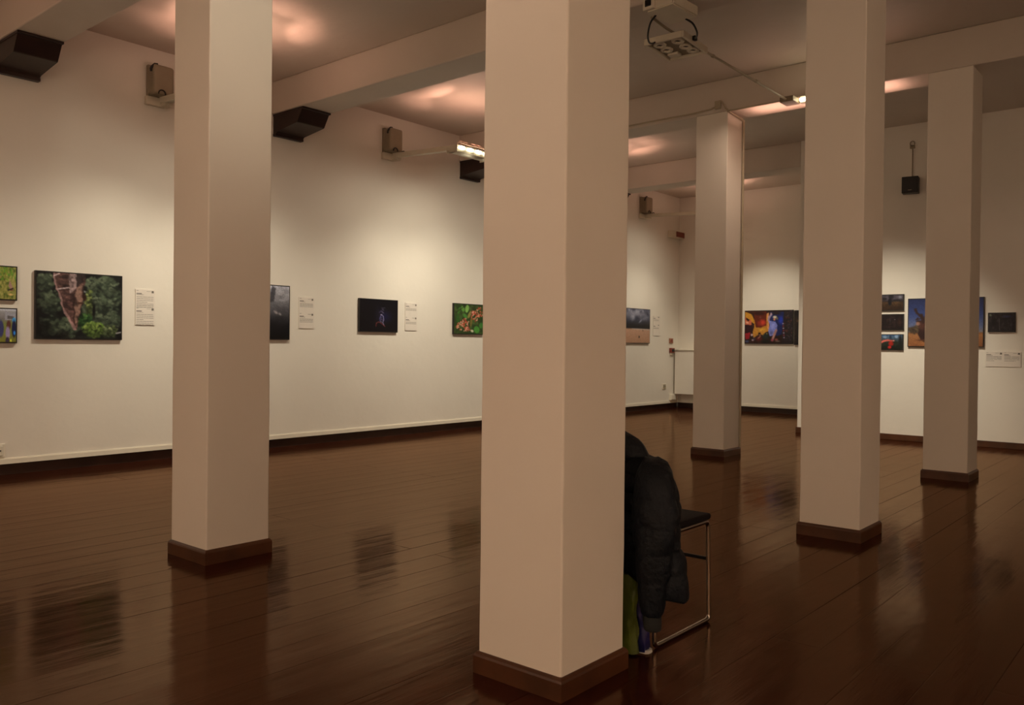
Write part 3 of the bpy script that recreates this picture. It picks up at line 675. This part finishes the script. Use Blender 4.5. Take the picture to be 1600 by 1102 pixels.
# ------------------------------------------------------------------ conduit, projector, hanging panel, beam lamp
bm = bmesh.new(); tube(bm, [(5.60, 3.385, 3.735), (5.82, 3.385, 3.715), (8.16, 3.385, 3.705), (8.20, 3.385, 3.705)], .011, 8)
for x in (6.62, 7.50): tube(bm, [(x - .012, 3.385, 3.711), (x + .012, 3.385, 3.711)], .017, 8)
c_ = finish('ceiling_conduit', bm, M['conduit'], origin=(5.40, 3.385, 3.70))
tag(c_, 'thin straight conduit running from the projector towards the beam lamp', 'conduit')
bm = bmesh.new(); tube(bm, arc([(8.405, 3.42, 3.757), (8.405, 4.10, 3.757), (8.405, 4.118, 3.755)], .005), .010, 8)
tube(bm, [(8.415, 4.105, 3.752), (8.60, 4.105, 3.742), (8.785, 4.105, 3.728)], .010, 8)
tube(bm, [(8.785, 4.105, 3.735), (8.785, 4.105, .08)], .0125, 8)
o = finish('pillar_conduit', bm, M['conduit'], origin=(8.785, 4.105, .08))
tag(o, 'cream conduit pipe down the distant pillar and along its beam', 'conduit')
bm = bmesh.new(); tube(bm, [(8.412, 5.9, 3.80), (8.412, 4.50, 3.80), (8.412, 4.32, 3.81), (8.412, 4.26, 3.83), (8.412, 4.22, 3.875), (8.412, 4.19, 3.87), (8.412, 4.14, 3.79), (8.412, 4.11, 3.768)], .010, 8)
box(bm, 8.40, 8.43, 4.20, 4.27, 3.80, 3.89, bevel=.004)
o = finish('beam_cable', bm, M['conduit'], origin=(8.42, 5.2, 3.79)); tag(o, 'cream cable along the beam left of the distant pillar', 'cable')

t = empty('projector', (5.49, 3.15, 3.765), 'cream projector under the beam at the top edge, right of the middle pillar', 'projector')
RP = Matrix.Rotation(math.radians(-4), 4, 'Z')
bm = bmesh.new()
sh = [(-.17, -.13), (.16, -.13), (.16, .11), (-.10, .13), (-.17, .10)]
loft(bm, [[(x, y, z) for x, y in sh] for z in (-.105, -.025)]); bmesh.ops.bevel(bm, geom=list(bm.edges), offset=.008, segments=2, affect='EDGES')
bmesh.ops.transform(bm, matrix=RP, verts=bm.verts); finish('body', bm, M['cream'], t)
bm = bmesh.new(); box(bm, -.195, -.16, .02, .12, -.10, -.02, bevel=.006, mtx=RP); finish('lens_housing', bm, M['cream'], t)
bm = bmesh.new(); box(bm, -.200, -.19, .045, .098, -.078, -.028, bevel=.004, mtx=RP); finish('lens', bm, M['lens'], t)
bm = bmesh.new(); tube(bm, [(-.178, -.04, -.05), (-.170, -.04, -.05)], .007, 10); finish('button', bm, M['black'], t)
bm = bmesh.new(); box(bm, -.06, .06, -.06, .06, -.03, 0, bevel=.004); finish('mount', bm, M['cream'], t)
t = empty('light_panel', (6.01, 3.40, 3.603), 'square cream panel with openings hanging from the conduit below the projector', 'lamp')
RT = Matrix.Rotation(math.radians(2), 4, 'Z') @ Matrix.Rotation(math.radians(2), 4, 'Y')
a = .215; b_ = .175
bm = bmesh.new()
for q in ((-a, a, -b_, -b_ + .022), (-a, a, b_ - .022, b_), (-a, -a + .022, -b_ + .022, b_ - .022), (a - .022, a, -b_ + .022, b_ - .022)): box(bm, *q, 0, .05, bevel=.003, mtx=RT)
finish('rim', bm, M['cream'], t)
bm = bmesh.new(); box(bm, -a + .02, a - .02, -b_ + .02, b_ - .02, .022, .045, mtx=RT); finish('back_tray', bm, M['box'], t)
for (u, v) in [(-.115, .085), (-.115, -.075), (.0, .085), (.02, -.075), (.12, -.09)]:
    bm = bmesh.new()
    oc = [(math.cos(k * PI / 4 + PI / 8), math.sin(k * PI / 4 + PI / 8)) for k in range(8)]
    loft(bm, [[(u + .058 * c, v + .052 * s, .024) for c, s in oc], [(u + .056 * c, v + .050 * s, .008) for c, s in oc], [(u + .034 * c, v + .030 * s, .008) for c, s in oc], [(u + .028 * c, v + .024 * s, .021) for c, s in oc]], cap=False)
    bmesh.ops.transform(bm, matrix=RT, verts=bm.verts)
    h_ = finish('lamp_ring', bm, M['cream'], t)
    bm = bmesh.new(); tube(bm, [(u, v, .0205), (u, v, .023)], .034, 10); bmesh.ops.transform(bm, matrix=RT, verts=bm.verts); finish('lamp_opening', bm, M['black'], h_)
bm = bmesh.new(); box(bm, .085, .155, .03, .125, .002, .022, bevel=.005, mtx=RT); finish('gear_box', bm, M['cream'], t)
bm = bmesh.new(); box(bm, -.02, .02, -.03, .0, .04, .112, bevel=.003); finish('hanger', bm, M['cream'], t)
bm = bmesh.new()
tube(bm, smooth_path([(5.42, 3.24, 3.66), (5.46, 3.31, 3.63), (5.55, 3.385, 3.585), (5.65, 3.435, 3.57), (5.74, 3.462, 3.59), (5.80, 3.47, 3.62), (5.82, 3.47, 3.655)]), .0075, 8)
o = finish('hanging_cable', bm, M['rubber'], smooth=True, origin=(5.42, 3.24, 3.66)); tag(o, 'black cable loop on the left, from the projector down to the panel', 'cable', 'black cable loops')
bm = bmesh.new()
tube(bm, smooth_path([(5.62, 3.10, 3.66), (5.70, 3.085, 3.645), (5.80, 3.105, 3.622), (5.88, 3.145, 3.618), (5.94, 3.19, 3.63), (5.975, 3.22, 3.648), (6.03, 3.235, 3.66)]), .0075, 8)
box(bm, 5.945, 5.985, 3.195, 3.222, 3.62, 3.655, bevel=.004)
o = finish('hanging_cable', bm, M['rubber'], smooth=True, origin=(5.62, 3.10, 3.66)); tag(o, 'black cable loop on the right, from the projector down to the panel corner', 'cable', 'black cable loops')

t = empty('beam_lamp', (8.40, 3.28, ZB), 'bright small lamp under the beam left of the right hand pillar', 'lamp')
bm = bmesh.new(); box(bm, -.20, -.02, .03, .17, -.085, -.03, bevel=.006); finish('gear_box', bm, M['box'], t)
bm = bmesh.new(); box(bm, -.02, .08, -.20, .14, -.012, 0, bevel=.003); finish('mounting_plate', bm, M['cream'], t)
bm = bmesh.new(); box(bm, -.06, .06, -.22, .02, -.085, -.012, bevel=.008); finish('lamp_head', bm, M['cream'], t)
bm = bmesh.new(); tube(bm, [(-.075, -.20, -.055), (-.075, .01, -.055)], .015, 10); finish('bulb', bm, M['bulb'], t, smooth=True)

# ------------------------------------------------------------------ chair
CX0, CX1, CY0, CY1, SZ = 2.885, 3.345, 1.697, 2.20, 0.44
t = empty('chair', (3.11, 1.945, 0), 'chrome sled chair with black seat behind the middle pillar, holding the jacket', 'chair')
def loc(p): return (p[0] - 3.11, p[1] - 1.945, p[2])
r = .0095
for y, nm in ((CY0, 'side_frame'), (CY1, 'side_frame')):
    bm = bmesh.new()
    path = arc([loc(p) for p in [(CX0 - .035, y, .72), (CX0, y, SZ), (CX0, y, r), (CX1, y, r), (CX1 - .02, y, SZ + .0), (CX0 + .01, y, SZ)]], .025)
    tube(bm, path, r, 12); finish(nm, bm, M['chrome'], t, smooth=True)
bm = bmesh.new(); tube(bm, [loc((CX1 - .012, CY0, .275)), loc((CX1 - .012, CY1, .275))], .008, 10); finish('stretcher', bm, M['black'], t, smooth=True)
bm = bmesh.new(); tube(bm, [loc((CX0, CY0, .275)), loc((CX0, CY1, .275))], .008, 10); finish('stretcher', bm, M['black'], t, smooth=True)
bm = bmesh.new(); box(bm, CX0 + .02 - 3.11, CX1 + .005 - 3.11, CY0 - .006 - 1.945, CY1 + .006 - 1.945, SZ + .006, SZ + .034, bevel=.012, seg=3)
finish('seat', bm, M['seat'], t, smooth=True)
bm = bmesh.new(); box(bm, CX0 - .045 - 3.11, CX0 - .020 - 3.11, CY0 + .008 - 1.945, CY1 - .008 - 1.945,   .57, .72, bevel=.010, seg=3)
finish('backrest', bm, M['seat'], t, smooth=True)

# ------------------------------------------------------------------ jacket hung over the chair back
jt = empty('puffer_jacket', (2.83, 1.88, .70), 'black puffer jacket draped over the chair back beside the middle pillar', 'jacket')
def jl(p): return (p[0] - 2.83, p[1] - 1.88, p[2] - .70)
# body: rings from hem to shoulders; y runs from the outer (right) edge inwards
right = [(.245, 1.503), (.27, 1.505), (.34, 1.512), (.40, 1.522), (.46, 1.553), (.52, 1.560), (.58, 1.563), (.64, 1.585), (.69, 1.610), (.725, 1.640), (.752, 1.675), (.768, 1.72), (.776, 1.78)]
seams = [.245, .345, .435, .52, .605, .69, .776]
def puff(z):
    for s0, s1 in zip(seams[:-1], seams[1:]):
        if s0 <= z <= s1 + 1e-6: return math.sin(PI * (z - s0) / (s1 - s0)) ** .28
    return 0.0
rings = []; NN = 40
for z in np.linspace(.245, .776, 110):
    yr = np.interp(z, [q[0] for q in right], [q[1] for q in right])
    yl = np.interp(z, [.245, .45, .70, .776], [2.28, 2.26, 2.22, 2.10])
    p = puff(z)
    half = np.interp(z, [.245, .5, .70, .776], [.050, .068, .074, .040]) + .020 * p
    xc = np.interp(z, [.245, .44, .60, .776], [2.795, 2.79, 2.835, 2.850])
    cy, hw = (yr + yl) / 2, (yl - yr) / 2 + .006 * (p - 1)
    ring = []
    for k in range(NN):
        a_ = 2 * PI * k / NN; c, s = math.cos(a_), math.sin(a_)
        e = .62
        wob = .008 * math.sin(5 * a_ + 3 * z * 9) + .006 * math.sin(11 * a_ + z * 17)
        yy = cy + hw * math.copysign(abs(c) ** e, c); f_ = min(1, max(0, (yy - 1.60) / .12)); zz = z + (.776 - z) / .531 * (.085 * f_ * f_ * (3 - 2 * f_)) + .004 * math.sin(7 * a_) * (z < .28)
        ring.append(jl((xc + (half + wob) * math.copysign(abs(s) ** e, s), cy + hw * math.copysign(abs(c) ** e, c), zz)))
    rings.append(ring)
bm = bmesh.new(); loft(bm, rings); finish('body', bm, M['jacket'], jt, smooth=True)
# collar / hood rolled at the top
rings = []
for i, z in enumerate(np.linspace(.745, .862, 14)):
    f = i / 13; p = math.sin(PI * f) ** .6
    yr = np.interp(f, [0, .2, .55, .8, 1], [1.700, 1.708, 1.735, 1.765, 1.83]); yl = 2.06 - .05 * f
    cy, hw = (yr + yl) / 2, (yl - yr) / 2; half = .070 + .018 * p - .035 * max(0, f - .75) * 4
    rings.append([jl((2.845 + half * math.sin(a_) + .006 * math.sin(4 * a_), cy + hw * math.copysign(abs(math.cos(a_)) ** .7, math.cos(a_)), z + .010 * math.sin(2 * a_))) for a_ in np.linspace(0, 2 * PI, 33)[:-1]])
bm = bmesh.new(); loft(bm, rings); finish('collar', bm, M['jacket'], jt, smooth=True)
# right sleeve hanging in front of the body: (z, y centre, radius y, radius x, x centre)
SV = [(.772, 1.668, .026, .030, 2.80), (.757, 1.645, .048, .050, 2.785), (.725, 1.630, .066, .060, 2.765), (.68, 1.623, .080, .064, 2.750), (.63, 1.620, .088, .064, 2.740), (.58, 1.612, .092, .062, 2.732), (.525, 1.608, .091, .060, 2.728), (.43, 1.612, .076, .058, 2.726), (.32, 1.613, .060, .054, 2.728), (.24, 1.617, .050, .048, 2.730), (.20, 1.618, .042, .042, 2.730), (.184, 1.618, .034, .034, 2.730)]
sseam = [.184, .318, .428, .525, .630, .775]
def spuff(z):
    for s0, s1 in zip(sseam[:-1], sseam[1:]):
        if s0 <= z <= s1 + 1e-6: return math.sin(PI * (z - s0) / (s1 - s0)) ** .22
    return 0.0
zs = [q[0] for q in SV][::-1]
col = lambda j: [q[j] for q in SV][::-1]
rings = []
for z in np.linspace(.184, .772, 140):
    yc, ry, rx, xc = [np.interp(z, zs, col(j)) for j in (1, 2, 3, 4)]
    p = spuff(z); k_ = .89 + .12 * p
    ring = []
    for q in range(28):
        a_ = 2 * PI * q / 28
        wob = 1 + .030 * math.sin(3 * a_ + z * 30) + .025 * math.sin(7 * a_ - z * 55)
        ring.append(jl((xc + rx * k_ * wob * math.sin(a_), yc + ry * k_ * wob * math.cos(a_), z + .004 * math.sin(2 * a_ + z * 20))))
    rings.append(ring)
bm = bmesh.new(); loft(bm, rings); finish('sleeve', bm, M['jacket'], jt, smooth=True)
rings = []
for z, f in [(.198, .034), (.188, .035), (.170, .035), (.150, .034), (.138, .032), (.134, .028), (.138, .022)]:
    rings.append([jl((2.730 + f * (1 + .03 * math.sin(9 * a_)) * math.sin(a_), 1.617 + f * (1 + .03 * math.sin(9 * a_)) * math.cos(a_) - (.198 - z) * .05, z)) for a_ in np.linspace(0, 2 * PI, 29)[:-1]])
bm = bmesh.new(); loft(bm, rings); finish('cuff', bm, M['cuff'], jt, smooth=True)

# ------------------------------------------------------------------ carrier bag standing behind the pillar
bt = empty('carrier_bag', (2.80, 1.83, 0), 'green and blue carrier bag on the floor under the jacket', 'bag')
def soft(y0, y1, x0, x1, z0, z1, wob=.006, n=24, m=14, sd=1, top=.75):
    rg = []
    for i in range(m):
        f = i / (m - 1); z = z0 + (z1 - z0) * f; s_ = 1 - (1 - top) * f
        ring = []
        for k in range(n):
            a_ = 2 * PI * k / n; c, s = math.cos(a_), math.sin(a_)
            w_ = wob * math.sin(4 * a_ + f * 7 + sd) + wob * .6 * math.sin(9 * a_ - f * 11)
            ring.append(((x0 + x1) / 2 - 2.80 + ((x1 - x0) / 2 * s_ + w_) * math.copysign(abs(s) ** .6, s), (y0 + y1) / 2 - 1.83 + ((y1 - y0) / 2 + w_) * math.copysign(abs(c) ** .5, c), z))
        rg.append(ring)
    return rg
bm = bmesh.new(); loft(bm, soft(1.712, 1.96, 2.745, 2.80, .008, .315, sd=2)); finish('green_panel', bm, M['bag_green'], bt, smooth=True)
bm = bmesh.new(); loft(bm, soft(1.692, 1.94, 2.80, 2.868, .008, .33, sd=5)); finish('blue_panel', bm, M['bag_blue'], bt, smooth=True)
bm = bmesh.new(); loft(bm, soft(1.685, 1.945, 2.805, 2.872, .0, .012, wob=.001, top=.98)); finish('bottom_hem', bm, M['bag_white'], bt, smooth=True)
bm = bmesh.new(); tube(bm, [(0, -.07, .30), (.0, -.06, .40), (.005, 0, .46), (.0, .06, .40), (0, .07, .30)], .008, 8); finish('handle', bm, M['bag_blue'], bt, smooth=True)

# ------------------------------------------------------------------ lights
def spot(name, loc, target, power, size, color, blend=1.0, radius=.05):
    l = bpy.data.lights.new(name, 'SPOT'); l.energy = power; l.spot_size = math.radians(size); l.spot_blend = blend; l.color = color; l.shadow_soft_size = radius
    o = bpy.data.objects.new(name, l); COL.objects.link(o); o.location = loc
    o.rotation_euler = (Vector(target) - Vector(loc)).to_track_quat('-Z', 'Y').to_euler(); return o
def area(name, loc, target, power, sx, sy, color, spread=180):
    l = bpy.data.lights.new(name, 'AREA'); l.energy = power; l.shape = 'RECTANGLE'; l.size = sx; l.size_y = sy; l.color = color; l.spread = math.radians(spread)
    o = bpy.data.objects.new(name, l); COL.objects.link(o); o.location = loc
    o.rotation_euler = (Vector(target) - Vector(loc)).to_track_quat('-Z', 'Y').to_euler(); return o
WALL = (1.0, .90, .70); PINK = (1.0, .53, .39); WARM = (1.0, .745, .56)
FILL_Y, FILL_X = 1.0, 1.0
def uplight(x, y, k=1.0):
    o = area('ceiling_uplight', (x, y, 3.60), (x, y, 4.1), 6.5 * k, .8, .45, PINK); o.rotation_euler = (PI, 0, 0)
    for dx, dy, e in ((.50, -.25, 1.0), (-.45, .10, 1.0), (.10, -.60, .6), (-.35, .55, .7)):
        o = spot('ceiling_uplight', (x, y, 3.66), (x + dx, y + dy, 4.12), 34 * k * e, 66, PINK, 1.0, .03)
        o.scale = (1, .30, 1)
for lx, targets in [(1.05, [(.4, .7), (1.9, .6)]), (4.08, [(2.6, .55), (3.5, .72), (5.35, 1.2)]), (7.16, [(6.95, 1.0), (8.7, 1.0)]), (10.15, [(9.9, 1.0), (11.2, .8)]), (13.32, [(12.9, .8)])]:
    for tx, w in targets:
        spot('picture_or_fill_spot', (lx + .12 + .15 * (tx - lx), 6.70, 3.42), (tx, LV, -.05), 90 * w, 92, WALL)
        spot('picture_or_fill_spot', (lx + .12 + .15 * (tx - lx), 6.70, 3.42), (tx, LV, 1.3), 36 * w * (.25 if lx < 2 else .42 if lx < 5 else 1.1), 130, WALL)
        spot('picture_or_fill_spot', (lx + .12 + .15 * (tx - lx), 6.70, 3.42), (tx, LV, 1.85), 11 * w, 36, WALL)
    uplight(lx + .12, 6.88, .8)
spot('back_wall_spot', (13.1, 6.2, 3.45), (BU, 6.35, .1), 130, 92, WALL)
spot('partition_spot', (9.1, 3.3, 3.66), (RU, 3.45, .10), 400, 67, WALL)
spot('partition_spot', (9.1, 1.6, 3.66), (RU, 1.7, 1.2), 9, 80, WARM)
o = area('beam_uplight', (8.58, 3.15, 3.63), (8.58, 3.15, 3.9), 4.6, .30, 1.5, PINK); o.rotation_euler = (PI, 0, 0)
area('aisle_lamp', (1.35, 2.65, 3.66), (1.6, 2.75, 1.0), 8, .5, .5, WARM)
area('aisle_lamp', (8.0, 3.75, 3.62), (8.1, 3.75, 1.0), 4, .4, .4, WARM)
spot('pillar_spot', (8.45, 2.9, 3.6), (8.60, 4.13, 2.3), 22, 75, WARM)
spot('pillar_spot', (2.55, 2.3, 3.62), (2.60, 4.14, 3.0), 45, 60, WALL)
# added fill: unseen spots washing the two walls behind the camera
for x, k in ((-1.6, 1.2), (.6, 2.0), (2.8, 2.2), (5.0, .5), (7.2, .2), (9.4, .15)):
    spot('picture_or_fill_spot', (x, Y0 + 1.5, 3.5), (x, Y0, .9), 210 * k, 120, WARM)
for y, k in ((-2.4, 1.6), (-.2, 3.2), (2.0, 3.2), (4.2, 1.6), (6.4, .7)):
    spot('picture_or_fill_spot', (X0 + 1.5, y, 3.5), (X0, y, .9), 170 * k, 120, WARM)
w = bpy.data.worlds.new('World'); SC.world = w; w.use_nodes = True
w.node_tree.nodes['Background'].inputs[0].default_value = (.9, .62, .42, 1); w.node_tree.nodes['Background'].inputs[1].default_value = 0.02

# ------------------------------------------------------------------ camera
F_PX = 1305.2
cam = bpy.data.cameras.new('camera'); co = bpy.data.objects.new('camera', cam); COL.objects.link(co)
cam.sensor_fit = 'HORIZONTAL'; cam.sensor_width = 36.0; cam.lens = 36.0 * F_PX / 1600.0; cam.clip_start = .05; cam.clip_end = 100
pit, roll, yaw = math.radians(-.5291), math.radians(.6004), math.radians(40.3658)
Fv = Vector((math.cos(yaw) * math.cos(pit), math.sin(yaw) * math.cos(pit), math.sin(pit)))
Rv = Vector((math.sin(yaw), -math.cos(yaw), 0)); Uv = Rv.cross(Fv)
R2 = Rv * math.cos(roll) + Uv * math.sin(roll); U2 = -Rv * math.sin(roll) + Uv * math.cos(roll)
mt = Matrix((R2, U2, -Fv)).transposed().to_4x4(); mt.translation = Vector((0, 0, 1.2))
co.matrix_world = mt
SC.camera = co
SC.view_settings.view_transform = 'Standard'; SC.view_settings.look = 'None'
SC.view_settings.exposure = 0.13; SC.view_settings.gamma = 1.0
SC.cycles.max_bounces = 10; SC.cycles.diffuse_bounces = 6; SC.cycles.glossy_bounces = 4
SC.cycles.sample_clamp_indirect = 6.0
try:
    SC.cycles.use_denoising = True
except Exception: pass
